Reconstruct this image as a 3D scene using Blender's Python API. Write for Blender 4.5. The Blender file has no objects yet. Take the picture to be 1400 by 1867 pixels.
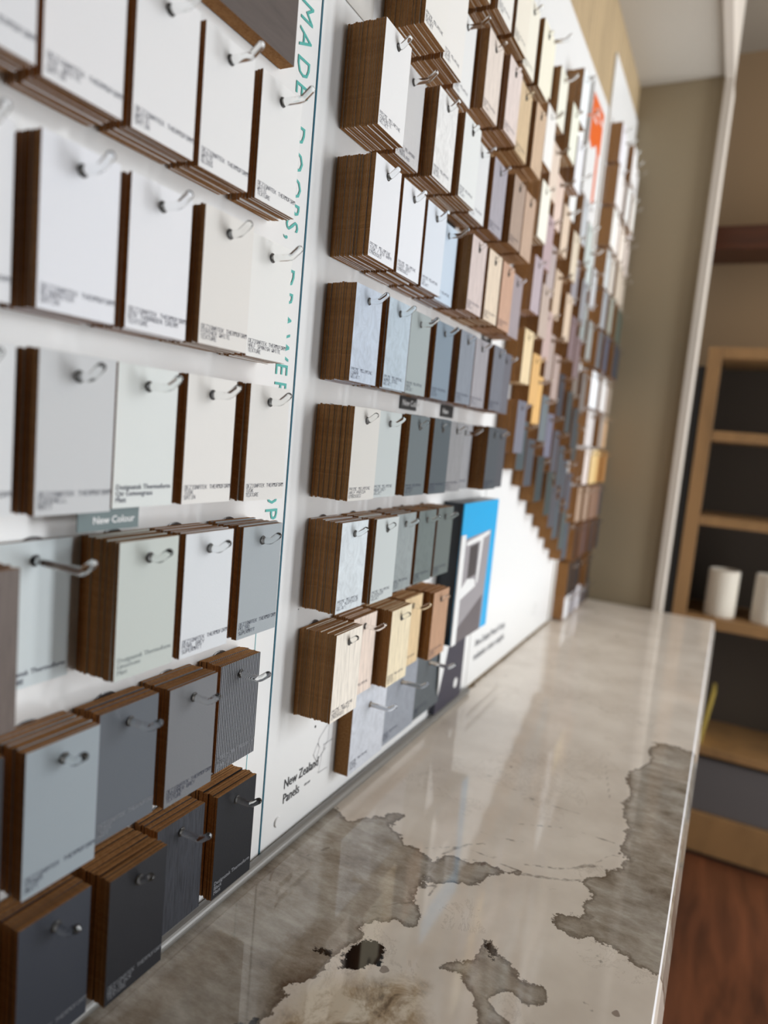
import bpy, bmesh, math, random
import numpy as np
from mathutils import Vector, Matrix
random.seed(7)
RS = np.random.RandomState(5)
sc = bpy.context.scene
COL = sc.collection

# ------------------------------------------------------------------ camera
# world: wall of samples is the plane x=0, it runs along +y, z up, counter top z=0.9
CAM = Vector((0.45, 0.0, 1.4277))
FW = Vector((-0.44116, 0.890323, -0.112707))
RT = Vector((0.887744, 0.451345, 0.090548))
UP = Vector((-0.131487, 0.060109, 0.989494))
FPX = 1269.3
cam = bpy.data.cameras.new('camera')
cam.sensor_fit = 'VERTICAL'; cam.sensor_height = 36.0
cam.lens = 36.0 * FPX / 1867.0
cam.clip_start = 0.02
cam.dof.use_dof = True
cam.dof.focus_distance = 0.75
cam.dof.aperture_fstop = 2.6
cam.dof.aperture_blades = 0
co = bpy.data.objects.new('camera', cam); COL.objects.link(co)
m = Matrix.Identity(4)
for i, v in enumerate((RT, UP, -FW)):
    for j in range(3): m[j][i] = v[j]
m.translation = CAM
co.matrix_world = m
sc.camera = co

# ------------------------------------------------------------------ light
sc.view_settings.view_transform = 'Standard'
sc.view_settings.look = 'None'
sc.view_settings.gamma = 1.0
sc.view_settings.use_curve_mapping = False
sc.view_settings.exposure = 0.07
sc.cycles.max_bounces = 10
sc.cycles.diffuse_bounces = 5
sc.cycles.glossy_bounces = 5
sc.cycles.transmission_bounces = 8
sc.cycles.transparent_max_bounces = 8
sc.cycles.sample_clamp_indirect = 6.0
sc.cycles.caustics_refractive = False
sc.cycles.blur_glossy = 0.5
w = bpy.data.worlds.new('world'); sc.world = w; w.use_nodes = True
w.node_tree.nodes['Background'].inputs[0].default_value = (0.75, 0.85, 1.0, 1)
w.node_tree.nodes['Background'].inputs[1].default_value = 0.6

def area(name, loc, target, sx, sy, power, color):
    l = bpy.data.lights.new(name, 'AREA'); l.shape = 'RECTANGLE'
    l.size = sx; l.size_y = sy; l.energy = power; l.color = color
    o = bpy.data.objects.new(name, l); COL.objects.link(o)
    o.location = loc
    d = Vector(target) - Vector(loc)
    o.rotation_euler = d.to_track_quat('-Z', 'Y').to_euler()
    return o
# daylight through the two shop windows of the wall across the room, plus an added fill opening and ambience lights
WINDOWS = [(1.75, 2.25, 0.1, 2.85), (2.55, 3.05, 0.1, 2.85), (0.85, 1.25, 0.1, 2.85)]      # y0, y1, z0, z1 at x=XW; the last is an unseen opening added for fill
XW = 2.4
for nm_, (a_, b_, c_, d_), pw in (('window_daylight', WINDOWS[0], 64), ('window_daylight_far', WINDOWS[1], 38), ('window_daylight_near', WINDOWS[2], 19)):  # near light is added fill, brightening the closest boards
    ym, zm = (a_ + b_) / 2, (c_ + d_) / 2
    area(nm_, (XW + 0.08, ym, zm), (0, ym, zm), b_ - a_, d_ - c_, pw, (0.95, 0.98, 1.0))
area('ceiling_lamp_light', (1.5, -0.6, 2.93), (1.5, -0.6, 0), 1.15, 0.25, 0.8, (1.0, 0.9, 0.78))  # added unseen light for soft room ambience
area('ceiling_lamp_light_far', (1.5, 2.0, 2.93), (1.5, 2.0, 0), 1.15, 0.25, 2, (1.0, 0.9, 0.78))  # second added ambience light, out of view

# ------------------------------------------------------------------ materials
def lin(c):
    c = c / 255.0
    return c / 12.92 if c <= 0.04045 else ((c + 0.055) / 1.055) ** 2.4
def L3(rgb): return (lin(rgb[0]), lin(rgb[1]), lin(rgb[2]), 1.0)
MATS = {}
def newmat(name):
    mt = bpy.data.materials.new(name); mt.use_nodes = True
    nt = mt.node_tree; b = nt.nodes['Principled BSDF']
    return mt, nt, b
def N(nt, typ, **kw):
    n = nt.nodes.new(typ)
    for k, v in kw.items():
        if k.startswith('i_'): n.inputs[k[2:].replace('_', ' ')].default_value = v
        else: setattr(n, k, v)
    return n
def coord(nt, scale=(1, 1, 1), kind='Object'):
    tc = N(nt, 'ShaderNodeTexCoord'); mp = N(nt, 'ShaderNodeMapping')
    mp.inputs['Scale'].default_value = scale
    nt.links.new(tc.outputs[kind], mp.inputs['Vector']); return mp.outputs[0]
def ramp(nt, fac, stops):
    r = N(nt, 'ShaderNodeValToRGB'); e = r.color_ramp.elements
    while len(e) < len(stops): e.new(0.5)
    for el, (p, c) in zip(e, stops): el.position = p; el.color = c
    nt.links.new(fac, r.inputs[0]); return r.outputs[0]
def plain(name, rgb, rough=0.5, spec=0.5, metal=0.0, bump=0.0, bscale=400, coat=0.0):
    if name in MATS: return MATS[name]
    mt, nt, b = newmat(name)
    b.inputs['Base Color'].default_value = L3(rgb); b.inputs['Roughness'].default_value = rough
    b.inputs['Specular IOR Level'].default_value = spec; b.inputs['Metallic'].default_value = metal
    if coat: b.inputs['Coat Weight'].default_value = coat; b.inputs['Coat Roughness'].default_value = 0.05
    if bump:
        n = N(nt, 'ShaderNodeTexNoise', i_Scale=bscale, i_Detail=2.0)
        nt.links.new(coord(nt), n.inputs['Vector'])
        bp = N(nt, 'ShaderNodeBump', i_Strength=bump, i_Distance=0.001)
        nt.links.new(n.outputs[0], bp.inputs['Height']); nt.links.new(bp.outputs[0], b.inputs['Normal'])
    MATS[name] = mt; return mt
def mul(rgb, k): return tuple(min(255, max(0, c * k)) for c in rgb)
def face_mat(kind, rgb):
    """decor face of a sample board: plain, wood, stone, grooved, blackwood"""
    key = 'face_%s_%d_%d_%d' % ((kind,) + tuple(int(c) for c in rgb))
    if key in MATS: return MATS[key]
    if kind == 'plain':
        lum = sum(rgb) / 3.0
        if lum < 140: rgb = mul(rgb, 0.72 + 0.28 * lum / 140.0)
        return plain(key, rgb, rough=0.5, spec=0.16 + 0.2 * min(1, lum / 200), bump=0.12, bscale=900)
    mt, nt, b = newmat(key); MATS[key] = mt
    b.inputs['Roughness'].default_value = 0.5; b.inputs['Specular IOR Level'].default_value = 0.25
    if kind == 'wood':
        v = coord(nt, (1, 90, 7))
        n = N(nt, 'ShaderNodeTexNoise', i_Scale=4.0, i_Detail=5.0, i_Roughness=0.6, i_Distortion=0.6)
        nt.links.new(v, n.inputs['Vector'])
        c = ramp(nt, n.outputs[0], [(0.3, L3(mul(rgb, 0.86))), (0.55, L3(rgb)), (0.75, L3(mul(rgb, 1.05)))])
        nt.links.new(c, b.inputs['Base Color'])
    elif kind == 'stone':
        v = coord(nt, (1, 1.6, 1))
        n = N(nt, 'ShaderNodeTexNoise', i_Scale=45.0, i_Detail=6.0, i_Roughness=0.7, i_Distortion=1.2)
        nt.links.new(v, n.inputs['Vector'])
        c = ramp(nt, n.outputs[0], [(0.3, L3(mul(rgb, 0.92))), (0.5, L3(rgb)), (0.72, L3(mul(rgb, 1.07)))])
        nt.links.new(c, b.inputs['Base Color'])
    else:                                   # grooved / blackwood: vertical ridges
        v = coord(nt, (1, 1, 0.02 if kind == 'grooved' else 0.06))
        fine = kind == 'blackwood'
        if fine:
            n = N(nt, 'ShaderNodeTexNoise', i_Scale=900.0, i_Detail=3.0); nt.links.new(v, n.inputs['Vector']); h = n.outputs[0]
        else:
            n = N(nt, 'ShaderNodeTexWave', i_Scale=115.0, i_Distortion=0.6, bands_direction='Y')
            nt.links.new(v, n.inputs['Vector']); h = n.outputs[1]
        lo, hi = (0.55, 1.25) if fine else ((0.22, 1.55) if sum(rgb) < 400 else (0.62, 1.08))
        c = ramp(nt, h, [(0.15, L3(mul(rgb, lo))), (0.6, L3(mul(rgb, hi)))])
        nt.links.new(c, b.inputs['Base Color'])
        bp = N(nt, 'ShaderNodeBump', i_Strength=0.7, i_Distance=0.0012)
        nt.links.new(h, bp.inputs['Height']); nt.links.new(bp.outputs[0], b.inputs['Normal'])
    return mt
def mdf_mat():
    mt, nt, b = newmat('fibreboard_edge')
    g = N(nt, 'ShaderNodeNewGeometry')
    n = N(nt, 'ShaderNodeTexNoise', i_Scale=420.0, i_Detail=4.0, i_Roughness=0.7)
    tc = N(nt, 'ShaderNodeTexCoord'); nt.links.new(tc.outputs['Object'], n.inputs['Vector'])
    n2 = N(nt, 'ShaderNodeObjectInfo')
    c = ramp(nt, n.outputs[0], [(0.3, L3((136, 94, 54))), (0.7, L3((178, 134, 88)))])
    hs = N(nt, 'ShaderNodeHueSaturation'); nt.links.new(c, hs.inputs['Color'])
    mr = N(nt, 'ShaderNodeMapRange'); mr.inputs[3].default_value = 0.8; mr.inputs[4].default_value = 1.15
    nt.links.new(n2.outputs['Random'], mr.inputs[0]); nt.links.new(mr.outputs[0], hs.inputs['Value'])
    nt.links.new(hs.outputs[0], b.inputs['Base Color'])
    b.inputs['Roughness'].default_value = 0.9; b.inputs['Specular IOR Level'].default_value = 0.15
    return mt
MDF = mdf_mat()
def wood_mat(name, rgb, axis_scale, rough=0.5, lo=0.75, hi=1.1, scale=3.0):
    mt, nt, b = newmat(name); v = coord(nt, axis_scale)
    n = N(nt, 'ShaderNodeTexNoise', i_Scale=scale, i_Detail=6.0, i_Roughness=0.6, i_Distortion=0.5)
    nt.links.new(v, n.inputs['Vector'])
    c = ramp(nt, n.outputs[0], [(0.28, L3(mul(rgb, lo))), (0.5, L3(rgb)), (0.75, L3(mul(rgb, hi)))])
    nt.links.new(c, b.inputs['Base Color']); b.inputs['Roughness'].default_value = rough
    return mt
def glass_mat():
    mt, nt, b = newmat('clear_acrylic')
    b.inputs['Base Color'].default_value = (0.97, 0.98, 0.98, 1); b.inputs['Roughness'].default_value = 0.02
    b.inputs['Transmission Weight'].default_value = 1.0; b.inputs['IOR'].default_value = 1.47
    return mt
ACRYL = glass_mat()
INK = plain('printed_dark_ink', (48, 52, 78), 0.6)
INKL = plain('printed_pale_ink', (150, 152, 158), 0.6)
INKG = plain('printed_grey_ink', (160, 168, 168), 0.6)
PANELW = plain('white_panel_gloss', (232, 233, 233), 0.25, 0.5)
TEAL = plain('teal_ink', (70, 170, 162), 0.5)
TEALEDGE = plain('teal_sheet_edge', (20, 92, 112), 0.3)
TEALFINE = plain('teal_fine_line', (90, 180, 190), 0.3)
BLACK = plain('black_plastic', (14, 14, 16), 0.5)
DARKRING = plain('dark_collar', (30, 26, 24), 0.4)

# ------------------------------------------------------------------ mesh helpers
def link(name, me, mats, parent=None, loc=(0, 0, 0), rot=(0, 0, 0)):
    for mm in (mats if isinstance(mats, (list, tuple)) else [mats]):
        if me.materials.find(mm.name) < 0 or len(me.materials) < len(mats if isinstance(mats, (list, tuple)) else [mats]): me.materials.append(mm)
    o = bpy.data.objects.new(name, me); COL.objects.link(o); o.location = loc; o.rotation_euler = rot
    if parent: o.parent = parent
    return o
def tag(o, label, cat, group=None):
    o['label'] = label; o['category'] = cat
    if group: o['group'] = group
    return o
def empty(name, loc=(0, 0, 0), rot=(0, 0, 0)):
    o = bpy.data.objects.new(name, None); COL.objects.link(o); o.location = loc; o.rotation_euler = rot; return o
def boxes_mesh(name, bl, bevel=0.0):
    bm = bmesh.new()
    for b in bl:
        (x0, x1), (y0, y1), (z0, z1) = b[:3]
        r = bmesh.ops.create_cube(bm, size=1)
        for v in r['verts']:
            v.co = Vector((x0 + (v.co.x + .5) * (x1 - x0), y0 + (v.co.y + .5) * (y1 - y0), z0 + (v.co.z + .5) * (z1 - z0)))
        if len(b) > 3:
            for f in {f for v in r['verts'] for f in v.link_faces}: f.material_index = b[3]
    if bevel:
        bmesh.ops.bevel(bm, geom=list(bm.edges), offset=bevel, segments=2, affect='EDGES', profile=0.6)
    me = bpy.data.meshes.new(name); bm.to_mesh(me); bm.free(); return me
def box(name, xs, ys, zs, mat, parent=None, bevel=0.0, kind=None):
    o = link(name, boxes_mesh(name, [(xs, ys, zs)], bevel), [mat], parent)
    if kind: o['kind'] = kind
    return o
def prism(name, pts, x0, x1, mat, parent=None):
    """polygon pts (y,z) extruded from x0 to x1"""
    bm = bmesh.new()
    a = [bm.verts.new((x0, y, z)) for y, z in pts]; b = [bm.verts.new((x1, y, z)) for y, z in pts]
    bm.faces.new(a); bm.faces.new(list(reversed(b)))
    for i in range(len(pts)): bm.faces.new((a[i], b[i], b[(i + 1) % len(pts)], a[(i + 1) % len(pts)]))
    bmesh.ops.recalc_face_normals(bm, faces=bm.faces)
    me = bpy.data.meshes.new(name); bm.to_mesh(me); bm.free()
    return link(name, me, [mat], parent)
def lathe(name, prof, mat, n=24, axis='Z'):
    bm = bmesh.new(); rings = []
    for r, h in prof:
        ring = []
        for k in range(n):
            a = 2 * math.pi * k / n
            p = (r * math.cos(a), r * math.sin(a), h) if axis == 'Z' else (h, r * math.cos(a), r * math.sin(a))
            ring.append(bm.verts.new(p))
        rings.append(ring)
    for q, s in zip(rings, rings[1:]):
        for k in range(n): bm.faces.new((q[k], q[(k + 1) % n], s[(k + 1) % n], s[k]))
    bm.faces.new(rings[0]); bm.faces.new(rings[-1])
    bmesh.ops.recalc_face_normals(bm, faces=bm.faces)
    me = bpy.data.meshes.new(name); bm.to_mesh(me); bm.free()
    return me

# ------------------------------------------------------------------ lettering
G = {'A': [[(0, 0), (0, 5), (1, 6), (3, 6), (4, 5), (4, 0)], [(0, 3), (4, 3)]],
 'B': [[(0, 0), (0, 6), (3, 6), (4, 5), (4, 4), (3, 3), (0, 3)], [(3, 3), (4, 2), (4, 1), (3, 0), (0, 0)]],
 'C': [[(4, 5), (3, 6), (1, 6), (0, 5), (0, 1), (1, 0), (3, 0), (4, 1)]],
 'D': [[(0, 0), (0, 6), (3, 6), (4, 5), (4, 1), (3, 0), (0, 0)]],
 'E': [[(4, 6), (0, 6), (0, 0), (4, 0)], [(0, 3), (3, 3)]],
 'F': [[(4, 6), (0, 6), (0, 0)], [(0, 3), (3, 3)]],
 'G': [[(4, 5), (3, 6), (1, 6), (0, 5), (0, 1), (1, 0), (4, 0), (4, 3), (2, 3)]],
 'H': [[(0, 0), (0, 6)], [(4, 0), (4, 6)], [(0, 3), (4, 3)]],
 'I': [[(1, 6), (3, 6)], [(2, 6), (2, 0)], [(1, 0), (3, 0)]],
 'K': [[(0, 0), (0, 6)], [(4, 6), (1, 3), (4, 0)], [(0, 3), (1, 3)]],
 'L': [[(0, 6), (0, 0), (4, 0)]],
 'M': [[(0, 0), (0, 6), (1, 6), (2, 4), (3, 6), (4, 6), (4, 0)]],
 'N': [[(0, 0), (0, 6), (4, 0), (4, 6)]],
 'O': [[(1, 0), (0, 1), (0, 5), (1, 6), (3, 6), (4, 5), (4, 1), (3, 0), (1, 0)]],
 'P': [[(0, 0), (0, 6), (3, 6), (4, 5), (4, 4), (3, 3), (0, 3)]],
 'Q': [[(1, 0), (0, 1), (0, 5), (1, 6), (3, 6), (4, 5), (4, 1), (3, 0), (1, 0)], [(2, 2), (4, 0)]],
 'R': [[(0, 0), (0, 6), (3, 6), (4, 5), (4, 4), (3, 3), (0, 3)], [(2, 3), (4, 0)]],
 'S': [[(4, 5), (3, 6), (1, 6), (0, 5), (0, 4), (1, 3), (3, 3), (4, 2), (4, 1), (3, 0), (1, 0), (0, 1)]],
 'T': [[(0, 6), (4, 6)], [(2, 6), (2, 0)]],
 'U': [[(0, 6), (0, 1), (1, 0), (3, 0), (4, 1), (4, 6)]],
 'V': [[(0, 6), (0, 2), (2, 0), (4, 2), (4, 6)]],
 'W': [[(0, 6), (0, 0), (1, 0), (2, 2), (3, 0), (4, 0), (4, 6)]],
 'X': [[(0, 0), (4, 6)], [(0, 6), (4, 0)]],
 'Y': [[(0, 6), (0, 4), (2, 3), (4, 4), (4, 6)], [(2, 3), (2, 0)]],
 'Z': [[(0, 6), (4, 6), (0, 0), (4, 0)]],
 '/': [[(0, 0), (4, 6)]], ' ': []}
def stroke_mesh(name, polys, wdt, x=0.0):
    """polylines in (y,z) as flat printed strokes facing +x"""
    vs, fs = [], []
    for pl in polys:
        for (y0, z0), (y1, z1) in zip(pl, pl[1:]):
            d = math.hypot(y1 - y0, z1 - z0) or 1e-9
            uy, uz = (y1 - y0) / d * wdt / 2, (z1 - z0) / d * wdt / 2
            k = len(vs)
            vs += [(x, y0 - uy + uz, z0 - uz - uy), (x, y1 + uy + uz, z1 + uz - uy), (x, y1 + uy - uz, z1 + uz + uy), (x, y0 - uy - uz, z0 - uz + uy)]
            fs.append((k, k + 1, k + 2, k + 3))
    me = bpy.data.meshes.new(name); me.from_pydata(vs, [], fs); me.update(); return me
def tech_text(lines, adv, cap, pitch, wdt):
    polys = []
    for li, line in enumerate(lines):
        z0 = (len(lines) - 1 - li) * pitch
        for ci, ch in enumerate(line):
            for st in G.get(ch, []):
                polys.append([(ci * adv + px / 4.0 * adv * 0.72, z0 + pz / 6.0 * cap) for px, pz in st])
    return stroke_mesh('printed_text', polys, wdt)
def font_mesh(name, text, size, spacing=1.0, shear=0.0, line=1.0, depth=0.0002, offset=0.0, sx=1.0):
    """built-in face, laid in the y-z plane facing +x"""
    cu = bpy.data.curves.new(name, 'FONT'); cu.body = text; cu.size = size; cu.space_character = spacing
    cu.shear = shear; cu.space_line = line; cu.extrude = depth / 2; cu.offset = offset
    cu.resolution_u = 2
    o = bpy.data.objects.new(name, cu); COL.objects.link(o)
    bpy.context.view_layer.update()
    me = bpy.data.meshes.new_from_object(o)
    bpy.data.objects.remove(o)
    for v in me.vertices:
        x, y, z = v.co; v.co = (z, x * sx, y)
    return me

# ------------------------------------------------------------------ room shell
WALLP = plain('olive_grey_wall_paint', (150, 136, 112), 0.85, 0.3, bump=0.05, bscale=200)
WALLB = plain('brown_wall_paint', (150, 124, 94), 0.85, 0.3)
WHITEP = plain('off_white_paint', (204, 195, 184), 0.7, 0.3)
CEILP = plain('ceiling_paint', (188, 182, 172), 0.8, 0.3)
CLAD = wood_mat('oak_cladding', (172, 150, 116), (1, 22, 1.2), 0.55, 0.82, 1.08, 2.5)
FLOORM = wood_mat('brown_timber_floor', (92, 54, 34), (9, 1.4, 1), 0.35, 0.7, 1.2, 2.0)
OAK = wood_mat('oak_veneer', (140, 106, 68), (4, 4, 1), 0.5, 0.85, 1.08, 3.0)
DARKW = wood_mat('dark_stained_wood', (78, 42, 24), (1, 14, 14), 0.45, 0.7, 1.15, 3.0)
DARKB = plain('dark_bookcase_lining', (64, 54, 44), 0.7)
BACKP = plain('grey_plaster', (78, 64, 50), 0.8, 0.3)

box('floor', (-0.3, 2.7), (-3.1, 3.4), (-0.05, 0.0), FLOORM, kind='structure')
box('ceiling', (-0.3, 2.7), (-3.1, 3.4), (3.0, 3.06), plain('room_ceiling_paint', (150, 138, 122), 0.8, 0.3), kind='structure')
box('wall_left', (-0.2, -0.006), (-3.1, 2.567), (0.0, 3.0), CLAD, kind='structure')
box('wall_end', (-0.2, 0.262), (2.567, 2.68), (0.0, 3.0), WALLP, kind='structure')
box('wall_back', (-0.2, 2.7), (3.12, 3.22), (0.0, 3.0), WALLB, kind='structure')
box('wall_rear', (-0.2, 2.7), (-3.1, -3.0), (0.0, 3.0), BACKP, kind='structure')
# window wall with two openings and an unseen one added for fill light
wy = [-3.0]
pieces = []
segs = sorted(WINDOWS)
cur = -3.0
for (a, b, z0, z1) in segs:
    pieces.append(((XW, XW + 0.06), (cur, a), (0, 3.0))); pieces.append(((XW, XW + 0.06), (a, b), (0, z0))); pieces.append(((XW, XW + 0.06), (a, b), (z1, 3.0))); cur = b
pieces.append(((XW, XW + 0.06), (cur, 3.12), (0, 3.0)))
o = link('wall_right', boxes_mesh('wall_right', pieces), [BACKP]); o['kind'] = 'structure'
for i, (a, b, z0, z1) in enumerate(segs):
    fr = [((XW - 0.01, XW + 0.05), (a, a + .035), (z0, z1)), ((XW - 0.01, XW + 0.05), (b - .035, b), (z0, z1)), ((XW - 0.01, XW + 0.05), (a, b), (z0, z0 + .035)), ((XW - 0.01, XW + 0.05), (a, b), (z1 - .035, z1))]
    if b - a > .8: fr.append(((XW - 0.01, XW + 0.05), ((a + b) / 2 - .03, (a + b) / 2 + .03), (z0, z1)))
    o = link('window_%d' % (i + 1), boxes_mesh('window', fr), [WHITEP]); o['kind'] = 'structure'  # the first frame surrounds the added fill opening
# bulkhead over the alcove, its white face board and the post at the alcove's end
box('ceiling_bulkhead', (-0.006, 0.255), (-3.0, 2.567), (2.66, 3.0), CEILP, kind='structure')
box('trim_1', (0.256, 0.281), (-3.0, 2.60), (2.645, 3.0), WHITEP, kind='structure')
box('trim_2', (0.256, 0.281), (2.552, 2.68), (0.0, 2.644), WHITEP, kind='structure')

# ------------------------------------------------------------------ stone counter
def poly_sd(P, poly):
    """signed distance, positive inside"""
    poly = np.array(poly, float); A = poly; B = np.roll(poly, -1, 0)
    d = np.full(len(P), 9.0); ins = np.zeros(len(P), bool)
    for a, b in zip(A, B):
        e = b - a; t = np.clip(((P - a) @ e) / max(e @ e, 1e-12), 0, 1)
        q = P - a - t[:, None] * e; d = np.minimum(d, np.hypot(q[:, 0], q[:, 1]))
        c = ((a[1] > P[:, 1]) != (b[1] > P[:, 1]))
        with np.errstate(divide='ignore', invalid='ignore'):
            xi = (b[0] - a[0]) * (P[:, 1] - a[1]) / (b[1] - a[1] + 1e-15) + a[0]
        ins ^= c & (P[:, 0] < xi)
    return np.where(ins, d, -d)
def line_d(P, pl):
    d = np.full(len(P), 9.0); pl = np.array(pl, float)
    for a, b in zip(pl, pl[1:]):
        e = b - a; t = np.clip(((P - a) @ e) / (e @ e), 0, 1); q = P - a - t[:, None] * e
        d = np.minimum(d, np.hypot(q[:, 0], q[:, 1]))
    return d
BEIGE = [[(0, 0.8068), (0.0054, 0.8168), (0.0467, 0.7997), (0.0635, 0.8183), (0.0831, 0.8457), (0.0986, 0.8556), (0.0985, 0.8215), (0.1318, 0.7989), (0.1529, 0.7931), (0.1788, 0.7816), (0.1845, 0.7545), (0.179, 0.7244), (0.191, 0.6979), (0.2072, 0.6733), (0.1956, 0.6623), (0.1807, 0.6604), (0.1698, 0.6402), (0.158, 0.6276), (0.1675, 0.6247), (0.1614, 0.5982), (0.1562, 0.5807), (0.1572, 0.5543), (0.1435, 0.5294), (0.1371, 0.5101), (0.1386, 0.4878), (0.1393, 0.4709), (0.3, 0.5), (0.3, -0.4), (0.46, -0.4), (0.46, 2.6), (0, 2.6)]]
GREYS = [[(0.1715, 0.7712), (0.1771, 0.7857), (0.1955, 0.8062), (0.2225, 0.812), (0.2494, 0.8168), (0.2803, 0.8257), (0.2771, 0.8173), (0.2463, 0.7921), (0.2287, 0.7632), (0.2097, 0.755), (0.19, 0.7415), (0.1762, 0.7538)],
 [(0.2517, 0.6247), (0.2597, 0.6403), (0.2773, 0.6567), (0.2832, 0.6642), (0.2778, 0.6827), (0.2837, 0.6866), (0.2993, 0.6677), (0.3124, 0.6624), (0.3241, 0.6532), (0.3482, 0.6527), (0.3552, 0.6417), (0.3374, 0.6213), (0.323, 0.6271), (0.3132, 0.6238), (0.3067, 0.6104), (0.3177, 0.6027), (0.3349, 0.5939), (0.3093, 0.5776), (0.2986, 0.5963), (0.2898, 0.6087), (0.275, 0.6245)],
 [(0.3794, 1.3661), (0.3803, 1.2725), (0.3554, 1.1871), (0.3688, 1.1368), (0.3676, 1.0515), (0.3807, 1.0129), (0.3786, 0.9732), (0.3782, 0.9373), (0.3915, 0.9408), (0.3839, 0.9166), (0.3614, 0.8734), (0.3414, 0.8525), (0.3611, 0.8316), (0.362, 0.7872), (0.3337, 0.7699), (0.3345, 0.752), (0.351, 0.7468), (0.3744, 0.7467), (0.4053, 0.752), (0.433, 0.7412), (0.4427, 0.7371), (0.47, 0.7371), (0.47, 1.3661)]]
BLACKS = [[(0.161, 0.5944), (0.1676, 0.6149), (0.1823, 0.6209), (0.1955, 0.61), (0.2023, 0.589), (0.188, 0.5864), (0.1815, 0.5715), (0.1655, 0.565), (0.1628, 0.5781)],
 [(0.1306, 0.5722), (0.14, 0.582), (0.157, 0.5777), (0.1423, 0.5701)],
 [(0.2766, 0.6834), (0.2821, 0.6871), (0.2989, 0.6688), (0.2901, 0.6602)],
 [(0.1209, 0.458), (0.1355, 0.4759), (0.1476, 0.4692), (0.1238, 0.4515)]]
VEINS = [[(0.155, 0.80), (0.20, 0.835), (0.235, 0.83), (0.25, 0.85)], [(0.19, 0.80), (0.23, 0.818), (0.27, 0.81)], [(0.28, 0.82), (0.33, 0.84), (0.36, 0.865)], [(0.33, 0.87), (0.365, 0.90)], [(0.24, 0.93), (0.30, 0.96), (0.37, 0.965)], [(0.15, 0.66), (0.19, 0.70)], [(0.36, 0.55), (0.385, 0.57), (0.38, 0.60)],
 [(0.1627, 1.5524), (0.2331, 1.4886), (0.3053, 1.4563), (0.3811, 1.434)],
 [(0.1798, 0.8008), (0.2002, 0.8413), (0.2188, 0.8568)],
 [(0.1977, 0.8823), (0.2318, 0.8816), (0.262, 0.8909)],
 [(0.2458, 0.8282), (0.2807, 0.8239), (0.3206, 0.8381), (0.3443, 0.8514)],
 [(0.3915, 0.9408), (0.3682, 0.9303), (0.3522, 0.8946), (0.3206, 0.8619), (0.2706, 0.8401)],
 [(0.3176, 1.2051), (0.3436, 1.0862)],
 [(0.1549, 1.0452), (0.2489, 1.0091), (0.3365, 1.015)],
 [(0.0405, 0.7002), (0.0539, 0.7305)],
 [(0.1748, 0.7187), (0.1991, 0.74), (0.1981, 0.7161)],
 [(0.382, 0.662), (0.396, 0.6529)],
 [(0.3634, 0.7661), (0.3951, 0.7196)]]
LOWER = [(0.12, 0.5), (0.1393, 0.4709), (0.1371, 0.5101), (0.1435, 0.5294), (0.1572, 0.5543), (0.1847, 0.5789), (0.2047, 0.5919), (0.2289, 0.6011), (0.2552, 0.6051), (0.2755, 0.5561), (0.36, 0.3), (0.36, -0.4), (0.1, -0.4)]
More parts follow.
